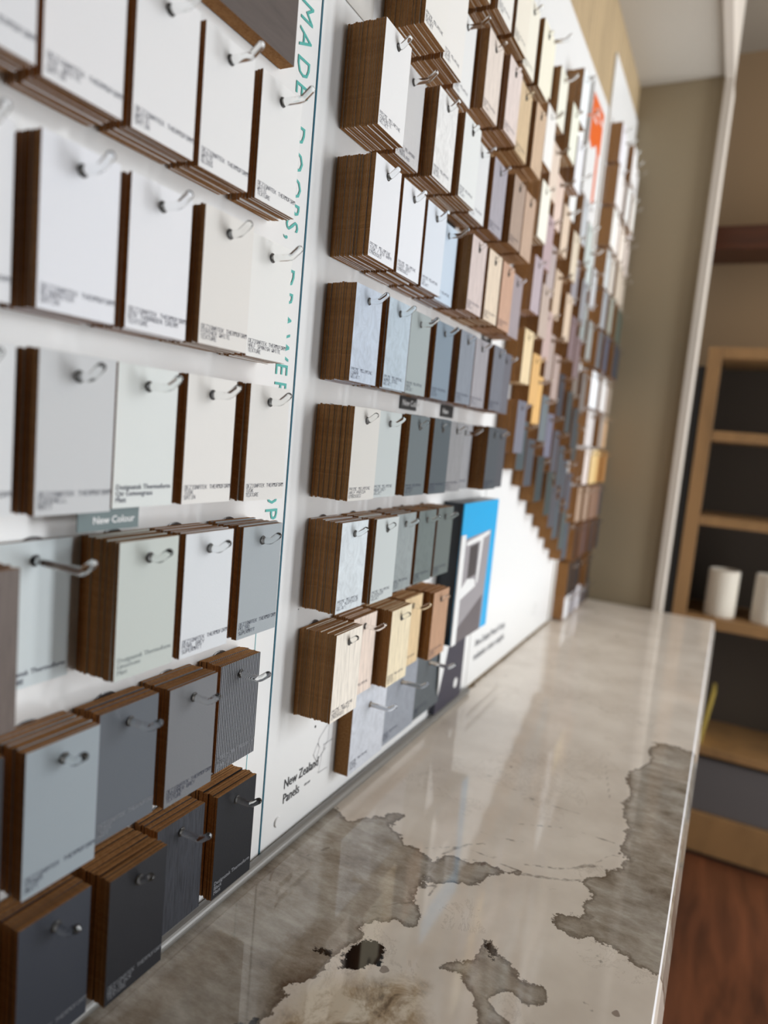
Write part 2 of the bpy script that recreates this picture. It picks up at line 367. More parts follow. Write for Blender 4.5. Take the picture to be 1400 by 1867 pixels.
def stone_counter():
    X1, Y0, Y1 = 0.4475, -0.35, 2.564
    xs = np.concatenate([np.arange(0.0, X1, 0.0045), [X1]]); ys = np.arange(Y0, Y1 + 1e-6, 0.006)
    nx, ny = len(xs), len(ys)
    gx, gy = np.meshgrid(xs, ys); P = np.stack([gx.ravel(), gy.ravel()], 1)
    vs = [(a, b, 0.9) for a, b in P]
    fs = [(j * nx + i, j * nx + i + 1, (j + 1) * nx + i + 1, (j + 1) * nx + i) for j in range(ny - 1) for i in range(nx - 1)]
    # front edge profile: small chamfer, face, underside, back
    prof = [(0.4475, 0.9), (0.4493, 0.8982), (0.4520, 0.893), (0.4572, 0.866), (0.4560, 0.860), (0.0, 0.860)]
    k = len(vs); npf = len(prof) - 1
    for y in ys:
        for (x, z) in prof[1:]: vs.append((x, y, z))
    for j in range(ny - 1):
        a, b = j * nx + nx - 1, (j + 1) * nx + nx - 1
        r0, r1 = k + j * npf, k + (j + 1) * npf
        fs.append((a, r0, r1, b))
        for i in range(npf - 1): fs.append((r0 + i, r0 + i + 1, r1 + i + 1, r1 + i))
        fs.append((r0 + npf - 1, j * nx, (j + 1) * nx, r1 + npf - 1))
    fs.append(tuple([i for i in range(nx - 1, -1, -1)]) + tuple(k + npf - 1 - i for i in range(0, npf)))
    e = (ny - 1)
    fs.append(tuple(e * nx + i for i in range(nx)) + tuple(k + e * npf + i for i in range(npf)))
    me = bpy.data.meshes.new('stone_counter'); me.from_pydata(vs, [], fs); me.update()
    allP = np.array([(v[0], v[1]) for v in vs])
    sd = poly_sd(allP, BEIGE[0])
    for q in BEIGE[1:]: sd = np.maximum(sd, poly_sd(allP, q))
    gd = np.full(len(allP), -9.0)
    for q in GREYS: gd = np.maximum(gd, poly_sd(allP, q))
    sd = np.minimum(sd, -gd)
    kd = np.full(len(allP), -9.0)
    for q in BLACKS: kd = np.maximum(kd, poly_sd(allP, q))
    vd = np.full(len(allP), 9.0)
    for q in VEINS: vd = np.minimum(vd, line_d(allP, q))
    lw = poly_sd(allP, LOWER)
    for nm, arr in (('sd_pale', sd), ('sd_black', kd), ('d_vein', vd), ('sd_warm', lw)):
        at = me.attributes.new(nm, 'FLOAT', 'POINT'); at.data.foreach_set('value', arr.astype(np.float32))
    mt, nt, b = newmat('polished_stone')
    Lk = nt.links.new
    geo = N(nt, 'ShaderNodeTexCoord').outputs['Object']
    def attr(nm):
        a = N(nt, 'ShaderNodeAttribute'); a.attribute_name = nm; return a.outputs['Fac']
    def noise(scale, detail=5, rough=0.6, dist=0.0, sc3=(1, 1, 1)):
        mp = N(nt, 'ShaderNodeMapping'); mp.inputs['Scale'].default_value = sc3; Lk(geo, mp.inputs[0])
        n = N(nt, 'ShaderNodeTexNoise', i_Scale=scale, i_Detail=detail, i_Roughness=rough, i_Distortion=dist); Lk(mp.outputs[0], n.inputs['Vector']); return n.outputs[0]
    def mth(op, a, b_=None, c=None):
        n = N(nt, 'ShaderNodeMath', operation=op)
        for i, v in enumerate((a, b_, c)):
            if v is None: continue
            if isinstance(v, (int, float)): n.inputs[i].default_value = v
            else: Lk(v, n.inputs[i])
        return n.outputs[0]
    def mix(f, a, b_):
        n = N(nt, 'ShaderNodeMix', data_type='RGBA')
        Lk(f, n.inputs[0]) if not isinstance(f, (int, float)) else setattr(n.inputs[0], 'default_value', f)
        for i, v in ((6, a), (7, b_)):
            if isinstance(v, tuple): n.inputs[i].default_value = v
            else: Lk(v, n.inputs[i])
        return n.outputs[2]
    n1 = noise(28, 8, 0.68)
    n2 = noise(140, 3, 0.6)
    edge = mth('ADD', attr('sd_pale'), mth('ADD', mth('MULTIPLY', mth('SUBTRACT', n1, 0.5), 0.05), mth('MULTIPLY', mth('SUBTRACT', n2, 0.5), 0.006)))
    pale_m = mth('MULTIPLY', mth('ADD', edge, 0.0006), 800.0); pale_m = mth('MINIMUM', mth('MAXIMUM', pale_m, 0.0), 1.0)
    # pale beige field
    cl = noise(9, 4, 0.55)
    pale = ramp(nt, cl, [(0.3, L3((212, 201, 188))), (0.7, L3((234, 225, 213)))])
    fv = noise(22, 9, 0.75, 1.6)
    fm = mth('MULTIPLY', mth('ABSOLUTE', mth('SUBTRACT', fv, 0.5)), 60.0)
    fm = mth('SUBTRACT', 1.0, mth('MINIMUM', fm, 1.0))
    fm = mth('MULTIPLY', fm, mth('GREATER_THAN', noise(7, 2), 0.56))
    pale = mix(mth('MULTIPLY', fm, 0.35), pale, L3((118, 96, 76)))
    wm = mth('MINIMUM', mth('MAXIMUM', mth('MULTIPLY', mth('ADD', attr('sd_warm'), mth('MULTIPLY', mth('SUBTRACT', n1, 0.5), 0.06)), 40.0), 0.0), 1.0)
    wn = ramp(nt, noise(20, 9, 0.75, 0.8), [(0.36, L3((96, 76, 52))), (0.46, L3((172, 150, 120))), (0.56, L3((216, 202, 180)))])
    pale = mix(mth('MULTIPLY', wm, 0.92), pale, wn)
    # grey translucent field
    ga = ramp(nt, noise(8, 9, 0.66, 0.0, (1.0, 0.8, 1)), [(0.34, L3((104, 84, 66))), (0.43, L3((146, 134, 119))), (0.54, L3((176, 168, 156))), (0.7, L3((206, 202, 193)))])
    gb = ramp(nt, noise(30, 9, 0.74, 0.15, (0.6, 1.3, 1)), [(0.35, L3((92, 76, 62))), (0.5, L3((156, 147, 134))), (0.68, L3((212, 207, 197)))])
    grey = mix(0.45, ga, gb)
    rim = mth('SUBTRACT', 1.0, mth('MINIMUM', mth('MULTIPLY', mth('ABSOLUTE', edge), 130.0), 1.0))
    grey = mix(mth('MULTIPLY', rim, 0.75), grey, L3((84, 68, 54)))
    c = mix(pale_m, grey, pale)
    vmask = mth('ADD', attr('d_vein'), mth('MULTIPLY', mth('SUBTRACT', noise(60, 6, 0.7), 0.5), 0.007))
    vmask = mth('SUBTRACT', 1.0, mth('MINIMUM', mth('MULTIPLY', mth('ABSOLUTE', vmask), 480.0), 1.0))
    c = mix(mth('MULTIPLY', vmask, 0.7), c, L3((92, 80, 70)))
    kedge = mth('ADD', attr('sd_black'), mth('MULTIPLY', mth('SUBTRACT', noise(110, 6, 0.75), 0.5), 0.03))
    km = mth('MINIMUM', mth('MAXIMUM', mth('MULTIPLY', kedge, 900.0), 0.0), 1.0)
    c = mix(km, c, L3((22, 18, 18)))
    # small rusty stain and drifting darker clouds in the grey field
    sp = noise(16, 3, 0.6); sm = mth('MULTIPLY', mth('GREATER_THAN', sp, 0.735), 0.7)
    c = mix(sm, c, L3((112, 92, 80)))
    Lk(c, b.inputs['Base Color'])
    b.inputs['Roughness'].default_value = 0.05; b.inputs['Specular IOR Level'].default_value = 0.8
    arris = plain('pale_arris', (236, 236, 240), 0.25)  # near-white colour paints the highlight along the counter edge
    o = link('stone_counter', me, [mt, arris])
    nq = (ny - 1) * (nx - 1)
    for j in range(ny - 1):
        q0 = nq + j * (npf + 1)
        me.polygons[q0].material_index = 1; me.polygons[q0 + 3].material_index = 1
    tag(o, 'long polished beige and grey marbled stone counter below the sample wall', 'counter')
    return o
stone_counter()
cb = box('base_cabinet', (0.02, 0.43), (-0.35, 2.55), (0.0, 0.858), plain('grey_brown_laminate', (104, 92, 82), 0.5))
tag(cb, 'plain grey-brown cabinet carrying the stone counter', 'cabinet')
# grey round bead along the foot of the wall
bd = lathe('trim_3', [(0.0072, -0.35), (0.0072, 1.36)], None, 20)
o = link('trim_3', bd, [plain('grey_bead', (120, 118, 114), 0.35, 0.6)], None, (0.0075, 0, 0.9078), (-math.pi / 2, 0, 0)); o['kind'] = 'structure'

# ------------------------------------------------------------------ display panels
PN = {1: 'teal-lettered panel', 2: 'brochure panel', 3: 'orange-sign panel', 4: 'end-wall panel'}
def panel(y0, y1, z0, z1, label, x0=-0.005, x1=0.0):
    p = empty('sample_display', (0, y0, z0)); tag(p, label, 'display', 'white display panels')
    link('backing_sheet', boxes_mesh('sheet', [((x0, x1), (0, y1 - y0), (0, z1 - z0))]), [PANELW], p)
    return p
P1 = panel(-0.04, 0.6525, 0.9, 2.385, 'white acrylic display panel with teal vertical lettering and thin teal line')
P2 = panel(0.6555, 1.368, 0.9, 2.385, 'white display panel with mountain-like line logo low near the teal edge')
P3 = panel(1.371, 2.09, 0.908, 2.385, 'white display panel with orange sign and blank white area near the counter')
P4 = panel(2.115, 2.56, 0.902, 2.545, 'taller narrow white display panel filled with samples beside the end wall')
def onp(name, P, me, mat, y, z, x=0.0006, rot=(0, 0, 0)):
    o = link(name, me, [mat], P, (x, y - P.location.y, z - P.location.z), rot); return o
onp('sheet_edge', P2, boxes_mesh('e', [((-0.005, 0.0006), (-0.0027, 0), (0, 1.485))]), TEALEDGE, 0.6555, 0.9, 0)['label'] = 'teal acrylic edge line'
onp('margin_line', P1, boxes_mesh('e', [((0, 0.0004), (-0.0004, 0.0004), (0, 0.32))]), TEALFINE, 0.6165, 0.92, 0)['label'] = 'thin teal vertical line'
# vertical wording: each letter reads down the panel
LET = [('M', 1.8554), ('A', 1.8279), ('D', 1.8024), ('E', 1.7773), ('D', 1.7378), ('O', 1.7116), ('O', 1.6853), ('R', 1.6598), ('S', 1.6414), (',', 1.6241),
       ('D', 1.5931), ('R', 1.5687), ('A', 1.5475), ('W', 1.524), ('E', 1.4927), ('R', 1.4734), ('S', 1.449), (',', 1.432), ('A', 1.408), ('N', 1.384), ('D', 1.359),
       ('P', 1.3352), ('A', 1.313), ('N', 1.289), ('E', 1.264), ('L', 1.242), ('S', 1.222)]
for ch, zt in LET:
    me = font_mesh('letter', ch, 0.0315, sx=0.9)
    onp('letter', P1, me, TEAL, 0.6175, zt, 0.0006, (-math.pi / 2, 0, 0))
# logo and wording of the second panel
onp('logo_wording', P2, font_mesh('t', 'New Zealand\nPanels', 0.0185, line=1.05, sx=0.80), plain('black_print', (40, 42, 48), 0.5), 0.697, 0.975)
onp('small_wording', P2, font_mesh('t', 'GROUP', 0.0042), plain('black_print', (40, 42, 48), 0.5), 0.7455, 0.9585)
LG = [[(0.774, 1.003), (0.774, 1.013), (0.799, 1.029), (0.799, 1.004), (0.789, 0.992), (0.789, 1.0), (0.812, 1.0)],
      [(0.772, 1.008), (0.763, 0.995), (0.770, 0.985), (0.778, 1.0), (0.772, 1.008)],
      [(0.770, 0.985), (0.772, 0.982), (0.795, 0.993)], [(0.786, 0.99), (0.779, 0.963), (0.803, 0.962)]]
onp('line_logo', P2, stroke_mesh('l', LG, 0.0006), plain('grey_print', (110, 112, 118), 0.5), 0, 0, 0.0006)
def cap_on(P, name, y, z, r, mat, h=0.002):
    return onp(name, P, lathe('c', [(r * 0.96, 0), (r, h * 0.4), (r * 0.9, h)], None, 24, 'X'), mat, y, z, 0.0)
cap_on(P2, 'screw_cap', 0.6885, 0.9365, 0.0068, PANELW)
cap_on(P2, 'screw_hole', 0.7625, 1.0345, 0.0019, BLACK, 0.0004)
cap_on(P2, 'screw_hole', 0.699, 1.206, 0.0008, BLACK, 0.0004)
onp('small_wording', P3, font_mesh('t', 'New Zealand Panels Group', 0.024, sx=0.8), plain('grey_print', (110, 112, 118), 0.5), 1.405, 0.988)
onp('small_wording', P3, font_mesh('t', 'melamine colour samples', 0.024, sx=0.9), plain('grey_print', (110, 112, 118), 0.5), 1.405, 0.958)
onp('line_logo', P3, stroke_mesh('l', [[(1.885, .965), (1.905, .995), (1.92, .985), (1.9, .965), (1.885, .965)]], 0.001), plain('grey_print', (110, 112, 118), 0.5), 0, 0)
# orange sign
sg = empty('orange_sign', (0, 1.768, 2.055)); tag(sg, 'tall white sign with orange block and bar high on the panel', 'sign')
ORG = plain('orange_print', (212, 92, 16), 0.5)
link('sign_board', boxes_mesh('s', [((0.0006, 0.030), (0, 0.160), (-0.002, 0.262))]), [PANELW], sg)
prism('orange_field', [(0.004, 0.12), (0.004, 0.228), (0.138, 0.228), (0.138, 0.128), (0.10, 0.120), (0.085, 0.135), (0.04, 0.11)], 0.030, 0.0305, ORG, sg)
prism('orange_bar', [(0.100, 0.004), (0.100, 0.122), (0.124, 0.122), (0.124, 0.004)], 0.030, 0.0304, ORG, sg)
link('white_wording', stroke_mesh('w', [[(0.05, .205), (0.085, .203)], [(0.035, .18), (0.06, .178)], [(0.10, .20), (0.125, .198)]], 0.008, 0.0307), [PANELW], sg)

# ------------------------------------------------------------------ sample boards
def board_mesh(W, H, T, hz, fmat, key, hr=0.0046):
    """board with a peg hole; origin at the hole on the back face; +x front"""
    n = 12
    vs = []; fs = []; mi = []
    circ = [(hr * math.cos(2 * math.pi * (k + .5) / n), hr * math.sin(2 * math.pi * (k + .5) / n)) for k in range(n)]
    corners = [(W / 2, hz), (-W / 2, hz), (-W / 2, hz - H), (W / 2, hz - H)]     # ccw from +y top
    for x in (0, T):
        for c in corners: vs.append((x, c[0], c[1]))
        for c in circ: vs.append((x, c[0], c[1]))
    o = 4 + n
    # quadrant k of circle belongs to corner k (circ angles: quadrant 0 = +y+z)
    def ring(base, rev, m_):
        for q in range(4):
            seg = [base + 4 + (q * 3 + j) % n for j in range(3)]
            nxt = base + 4 + (q * 3 + 3) % n
            f = [base + q, base + (q + 1) % 4, nxt] + seg[::-1]
            fs.append(tuple(f if not rev else f[::-1])); mi.append(m_)
    ring(0, True, 1); ring(o, False, 1)
    for k in range(4):
        a, b = k, (k + 1) % 4
        fs.append((a, a + o, b + o, b)[::-1]); mi.append(0)
    for k in range(n):
        a, b = 4 + k, 4 + (k + 1) % n
        fs.append((a, b, b + o, a + o)[::-1]); mi.append(0)
    return vs, fs, mi
MESHC = {}
T_B = 0.0029
def get_mesh(W, H, hz, fm, key):
    k = (W, H, key)
    if k not in MESHC:
        vs, fs, mi = board_mesh(W, H, T_B, hz, fm, key)
        me = bpy.data.meshes.new('sample_board'); me.from_pydata(vs, [], fs)
        me.materials.append(MDF); me.materials.append(fm)
        me.polygons.foreach_set('material_index', mi); me.update()
        MESHC[k] = (me, vs, fs, mi)
    return MESHC[k]

# stacks: dict(panel,row,col,y,z(top),t,kind,rgb,W,H,name)
ST = []
def add(panel, row, col, y, z, t, kind, rgb, cname, W=0.065, H=0.1103, hz=0.0150, text=None, L=0.0635):
    ST.append(dict(p=panel, r=row, c=col, y=y, z=z, t=t, k=kind, rgb=rgb, n=cname, W=W, H=H, hz=hz, text=text, L=L))
Z1 = [1.7373, 1.5971, 1.4618, 1.3271, 1.1870, 1.0533]
Y1 = [0.2317, 0.3047, 0.3776, 0.4487, 0.5241]
D = 'DEZIGNATEK THERMOFORM'
def s1(r, c, t, kind, rgb, nm, text=None, dy=0, dz=0, **kw):
    add(1, r, c, Y1[c] + dy, Z1[r - 1] + dz, t, kind, rgb, nm, W=0.0625, H=0.1100, hz=0.0150, text=text, L=0.0635, **kw)
s1(1, 0, 0.0440, 'plain', (236, 237, 240), 'white', [D, 'WHITE', 'MATT'])
s1(1, 1, 0.0368, 'plain', (238, 238, 240), 'bright white', [D, 'ICE WHITE', 'SATIN'])
s1(1, 2, 0.0353, 'plain', (238, 238, 239), 'crisp white', [D, 'WHITE', 'SATIN'])
s1(1, 3, 0.0333, 'plain', (236, 236, 236), 'glossy white', [D, 'WHITE', 'GLOSS'])
s1(1, 4, 0.0324, 'plain', (234, 234, 233), 'fine-textured white', [D, 'WHITE', 'TEXTURE'])
s1(2, 0, 0.0272, 'plain', (238, 239, 242), 'white', [D, 'PURE WHITE', 'MATT'])
s1(2, 1, 0.0382, 'plain', (238, 240, 246), 'cool white', [D, 'ALABASTER', 'SATIN'])
s1(2, 2, 0.0379, 'plain', (237, 238, 242), 'faintly blue white', [D, 'QTR THORNDEN CREAM', 'TEXTURE'])
s1(2, 3, 0.0440, 'plain', (228, 225, 220), 'warm off-white', [D, 'FEATHER WHITE', 'TEXTURE'])
s1(2, 4, 0.0333, 'plain', (232, 232, 229), 'textured off-white', [D, 'HALF SPANISH WHITE', 'TEXTURE'])
s1(3, 0, 0.0345, 'plain', (224, 226, 228), 'pale grey', [D, 'SILVER', 'MATT'])
s1(3, 1, 0.0428, 'plain', (204, 206, 208), 'light grey', [D, 'EGGSHELL', 'MATT'])
s1(3, 2, 0.0333, 'plain', (224, 229, 227), 'pale green-white', ('Dezignatek Thermoform\nQtr Lemongrass\nMatt', 'd'))
s1(3, 3, 0.0362, 'plain', (230, 228, 224), 'cream white', [D, 'TUSK', 'SATIN'])
s1(3, 4, 0.0425, 'plain', (222, 220, 216), 'textured cream grey', [D, 'TUSK', 'TEXTURE'])
s1(4, 0, 0.0455, 'wood', (112, 100, 94), 'taupe wood-grain', None, dz=-0.008)
s1(4, 1, 0.0045, 'plain', (208, 218, 221), 'duck-egg blue', ('Dezignatek Thermoform\nDuck Egg', 'd'))
s1(4, 2, 0.0437, 'plain', (196, 203, 198), 'sage grey', ('Dezignatek Thermoform\nLimestone\nMatt', 'g'))
s1(4, 3, 0.0439, 'plain', (218, 222, 226), 'pearl grey', [D, 'PEARL GREY', 'SUPERMATT'])
s1(4, 4, 0.0455, 'plain', (160, 168, 173), 'mid grey', [D, 'PELTRO', 'SUPERMATT'])
s1(5, 0, 0.0350, 'plain', (60, 60, 64), 'black', None)
s1(5, 1, 0.0432, 'plain', (150, 160, 167), 'blue-grey', [D, 'STORM', 'MATT'])
s1(5, 2, 0.0313, 'plain', (98, 104, 112), 'slate grey', ([D, 'SLATE', 'MATT'], 'l'))
s1(5, 3, 0.0361, 'plain', (118, 120, 124), 'metallic grey', [D, 'GOSSAMER GREY', 'TEXTURE'])
s1(5, 4, 0.0299, 'grooved', (92, 94, 98), 'dark ridged', ([D, 'CHARCOAL', 'TEXTURE'], 'l'))
s1(6, 0, 0.0350, 'plain', (60, 64, 72), 'charcoal', None)
s1(6, 1, 0.0418, 'plain', (62, 66, 76), 'dark blue-grey', ([D, 'INK', 'MATT'], 'l'))
s1(6, 2, 0.0511, 'plain', (42, 43, 49), 'near-black', ([D, 'NEW BLACK', 'TEXTURE'], 'l'))
s1(6, 3, 0.0313, 'blackwood', (50, 52, 58), 'black wood-grain', None)
s1(6, 4, 0.0362, 'plain', (36, 38, 44), 'matt black', ('Dezignatek Thermoform\nBlack\nMatt', 'l'))
M = 'PRIME MELAMINE'
Z2 = {'Y': 2.152, 'Z': 2.0175, 'A': 1.8737, 'B': 1.7335, 'C': 1.594, 'D': 1.4548, 'E': 1.318, 'F': 1.183}
R2 = {'Y': 1, 'Z': 2, 'A': 3, 'B': 4, 'C': 5, 'D': 6, 'E': 7, 'F': 8}
def s2(row, c, t, kind, rgb, nm, text=None, dz=0.0, dy=0.0):
    add(2, R2[row], c, 0.7045 + (c - 1) * 0.0765 + dy, Z2[row] + dz, t, kind, rgb, nm, text=[M] + text if text else None)
for c, t, k, rgb, nm in ((3, .05, 'plain', (232, 230, 224), 'white'), (4, .05, 'plain', (226, 222, 212), 'pale stone'), (5, .058, 'plain', (232, 230, 224), 'soft white'),
                         (6, .060, 'plain', (230, 224, 210), 'ivory'), (7, .052, 'plain', (234, 230, 216), 'cream'), (8, .058, 'plain', (234, 230, 212), 'buttery cream')):
    s2('Y', c, t, k, rgb, nm, ['ORCHID', 'VELVET'], dz=0.006)
s2('Z', 2, .0575, 'plain', (232, 230, 225), 'fine-lined white', ['BLANCO', 'VELVET'])
s2('Z', 3, .050, 'plain', (232, 230, 226), 'warm white', ['POLAR', 'VELVET'])
s2('Z', 4, .034, 'plain', (228, 229, 228), 'cool off-white', ['COBB', 'VELVET'])
s2('Z', 5, .050, 'wood', (226, 214, 204), 'blush pale wood', ['ASH', 'VELVET'], 0.006)
s2('Z', 6, .058, 'wood', (222, 208, 202), 'pinkish wood-grain', ['BIRCH', 'VELVET'], 0.006)
s2('Z', 7, .054, 'wood', (208, 184, 150), 'honey oak', ['OAK', 'VELVET'], 0.005)
s2('Z', 8, .060, 'wood', (202, 176, 150), 'tan oak', ['ELM', 'VELVET'], 0.005)
s2('A', 1, .0502, 'plain', (234, 234, 234), 'satin white', ['CONCRETE', 'VELVET'])
s2('A', 2, .0345, 'grooved', (232, 231, 231), 'white ridged', ['GROOVE', 'TIMBERLAND'])
s2('A', 3, .050, 'stone', (226, 226, 225), 'linen white', ['LINEN', 'VELVET'])
s2('A', 4, .057, 'plain', (222, 225, 224), 'misty white', ['MIST', 'VELVET'])
s2('A', 5, .045, 'plain', (216, 218, 219), 'silver white', ['SILK', 'VELVET'])
s2('A', 6, .050, 'wood', (166, 162, 170), 'mauve-grey wood', ['SAWN', 'VELVET'])
s2('A', 7, .060, 'wood', (168, 148, 134), 'taupe wood', ['WALNUT', 'VELVET'])
s2('A', 8, .058, 'wood', (188, 162, 142), 'rosy taupe wood', ['CHERRY', 'VELVET'])
s2('B', 1, .0519, 'plain', (230, 232, 236), 'leather-embossed white', ['TUSK / QTR NAPA', 'EMBOSSED'])
s2('B', 2, .050, 'plain', (228, 231, 236), 'frosty white', ['FROST GREY', 'EMBOSSED'])
s2('B', 3, .049, 'plain', (214, 221, 230), 'icy blue-white', ['ICE', 'VELVET'])
s2('B', 4, .036, 'plain', (192, 207, 222), 'powder blue', ['SKY', 'VELVET'])
s2('B', 5, .056, 'wood', (208, 194, 190), 'dusty pink wood', ['ROSE', 'VELVET'])
s2('B', 6, .057, 'wood', (222, 205, 184), 'sand-coloured wood', ['SAND', 'VELVET'])
s2('B', 7, .056, 'wood', (194, 158, 136), 'salmon wood', ['COPPER', 'VELVET'])
s2('B', 8, .050, 'wood', (158, 148, 152), 'lavender-grey wood', ['HEATHER', 'VELVET'])
s2('C', 1, .0410, 'stone', (186, 197, 211), 'silvery blue concrete', ['LUNAR', 'VELVET'])
s2('C', 2, .0450, 'stone', (176, 190, 201), 'cool concrete grey', ['NOMAD STEEL', 'VELVET'])
s2('C', 3, .0400, 'plain', (154, 164, 165), 'green-grey', ['SAGE', 'VELVET'])
s2('C', 4, .0450, 'plain', (122, 137, 150), 'steel blue', ['STEEL', 'VELVET'])
s2('C', 5, .0530, 'wood', (131, 138, 148), 'streaked blue-grey', ['RIVER', 'VELVET'])
s2('C', 6, .0500, 'wood', (154, 152, 157), 'streaked lilac grey', ['FOG', 'VELVET'])
s2('C', 7, .0560, 'wood', (113, 116, 125), 'dusky blue wood', ['STORM', 'VELVET'])
s2('C', 8, .0450, 'wood', (105, 105, 113), 'dim violet-grey', ['DUSK', 'VELVET'])
s2('D', 1, .0522, 'plain', (206, 204, 199), 'putty', ['HALF PRAIDA', 'EMBOSSED'])
s2('D', 2, .0450, 'plain', (184, 191, 191), 'pale sea-grey', ['AQUA GREY', 'VELVET'])
s2('D', 3, .0530, 'plain', (104, 114, 118), 'storm grey', ['TEMPEST', 'VELVET'])
s2('D', 4, .0560, 'plain', (86, 96, 102), 'deep slate', ['SLATE', 'VELVET'])
s2('D', 5, .0500, 'wood', (138, 138, 140), 'streaked mid grey', ['ASPEN', 'VELVET'])
s2('D', 6, .0360, 'wood', (144, 144, 147), 'soft grey wood', ['DRIFT', 'VELVET'])
s2('D', 7, .0620, 'plain', (84, 90, 96), 'graphite', ['GRAPHITE', 'VELVET'])
s2('D', 8, .0500, 'plain', (88, 90, 96), 'dull graphite', ['IRON', 'VELVET'])
s2('E', 1, .0489, 'stone', (206, 214, 219), 'silver aluminium', ['LITE ALUMINIUM', 'VELVET'])
s2('E', 2, .0550, 'plain', (190, 197, 197), 'dove grey', ['ALUMINIUM', 'VELVET'])
s2('E', 3, .0460, 'stone', (140, 148, 149), 'mottled grey', ['PEWTER', 'VELVET'])
s2('E', 4, .0460, 'stone', (102, 112, 111), 'mottled dark green-grey', ['STONE', 'VELVET'])
s2('E', 5, .0450, 'plain', (104, 113, 111), 'forest grey', ['FOREST', 'VELVET'])
s2('F', 1, .0541, 'wood', (236, 228, 216), 'cream wood-grain', ['NORDIC MAPLE', 'EMBOSSED'])
s2('F', 2, .0350, 'wood', (230, 213, 200), 'peach-cream wood', ['MAPLE', 'VELVET'])
s2('F', 3, .0530, 'wood', (230, 216, 186), 'straw-yellow wood', ['BEECH', 'VELVET'])
s2('F', 4, .0370, 'wood', (218, 192, 152), 'golden wood', ['PINE', 'VELVET'])
s2('F', 5, .0520, 'wood', (180, 142, 114), 'reddish-brown wood', ['CEDAR', 'VELVET'])
# panel 3: nine columns, each hung a little lower than the one before
rng = random.Random(3)
PAL3 = [  # from bottom row upward, near to far
 [('plain', (118, 122, 128), 'grey-blue'), ('plain', (84, 88, 92), 'charcoal grey'), ('plain', (72, 78, 80), 'dark green-grey'), ('plain', (86, 90, 96), 'dark grey')],
 [('wood', (224, 208, 170), 'wheat wood'), ('wood', (216, 172, 112), 'orange oak'), ('wood', (112, 116, 124), 'steel grey'), ('plain', (74, 76, 82), 'coal grey')],
 [('wood', (180, 168, 168), 'lilac-taupe wood'), ('wood', (186, 166, 158), 'dusty mushroom wood'), ('wood', (172, 150, 142), 'mushroom wood'), ('wood', (120, 106, 104), 'brown-grey wood')],
 [('plain', (234, 232, 220), 'cream-white'), ('wood', (176, 162, 164), 'lilac wood'), ('wood', (206, 186, 164), 'biscuit wood'), ('plain', (140, 142, 142), 'ash grey')],
 [('plain', (234, 232, 222), 'ivory white'), ('wood', (222, 202, 186), 'peach wood'), ('wood', (214, 198, 176), 'sand wood'), ('plain', (182, 186, 184), 'pale sage')],
 [('plain', (232, 229, 214), 'vanilla'), ('plain', (232, 228, 216), 'oyster white'), ('plain', (226, 227, 228), 'paper white'), ('plain', (206, 210, 208), 'light grey')],
 [('plain', (234, 232, 222), 'eggshell'), ('plain', (236, 236, 238), 'snow white'), ('plain', (236, 236, 238), 'clean white'), ('plain', (230, 230, 234), 'bluish white')]]
for j in range(9):
    y = 1.388 + 0.0765 * j
    zb = 1.411 - 0.0375 * j
    n = 0
    tops = []
    z = zb + 0.107
    while z < 2.29:
        if j >= 5 and z > 2.046: break
        tops.append(z); z += 0.1425
    for n, z in enumerate(tops):
        lv = max(0, min(6, n - (1 if j >= 5 and n > 0 else 0)))
        k, rgb, nm = PAL3[lv][min(3, (j + 1) // 2)]
        t = rng.choice([.030, .036, .040, .044, .028])
        if j == 0: t = [.042, .040, .044, .042, .036, .018, .02][n]
        if j == 1 and n >= 4: t = .032
        if j == 4 and z > 2.05: t = .020
        rgb = tuple(c + rng.uniform(-4, 4) for c in rgb)
        add(3, len(tops) - n, j + 1, y, z, t, k, rgb, nm, H=0.107, text=None, L=0.060)
# panel 4: twelve rows, five columns
PAL4 = [
 [(222, 220, 226), (226, 226, 228), (236, 236, 236), (232, 232, 232), (226, 224, 224), 'white'],
 [(228, 226, 226), (218, 212, 208), (236, 236, 234), (230, 226, 220), (214, 206, 204), 'chalk white'],
 [(230, 230, 226), (224, 216, 210), (224, 212, 200), (214, 204, 194), (206, 194, 186), 'off-white'],
 [(196, 200, 200), (204, 196, 186), (190, 178, 162), (180, 166, 150), (170, 158, 144), 'pale taupe'],
 [(150, 154, 158), (140, 142, 132), (96, 100, 88), (84, 90, 78), (74, 80, 70), 'moss grey'],
 [(104, 106, 110), (84, 88, 104), (72, 76, 92), (62, 64, 72), (60, 60, 66), 'ink blue'],
 [(232, 236, 240), (224, 226, 228), (214, 212, 210), (206, 200, 196), (150, 136, 122), 'pale grey'],
 [(206, 200, 198), (208, 202, 200), (150, 140, 132), (200, 164, 128), (196, 160, 124), 'stone'],
 [(224, 212, 206), (214, 186, 136), (206, 176, 120), (176, 126, 72), (170, 120, 68), 'yellow oak'],
 [(168, 144, 124), (164, 140, 122), (140, 112, 96), (128, 100, 84), (60, 56, 58), 'brown wood'],
 [(70, 46, 32), (90, 64, 54), (84, 62, 58), (60, 52, 54), (46, 42, 46), 'dark brown'],
 [(56, 50, 48), (48, 46, 48), (70, 50, 38), (60, 48, 40), (50, 46, 44), 'nearly black'],
]
CN = {0: 'cool', 1: 'soft', 2: 'plain', 3: 'dull', 4: 'faded'}
Z4 = [2.365 - 0.1165 * r for r in range(12)]
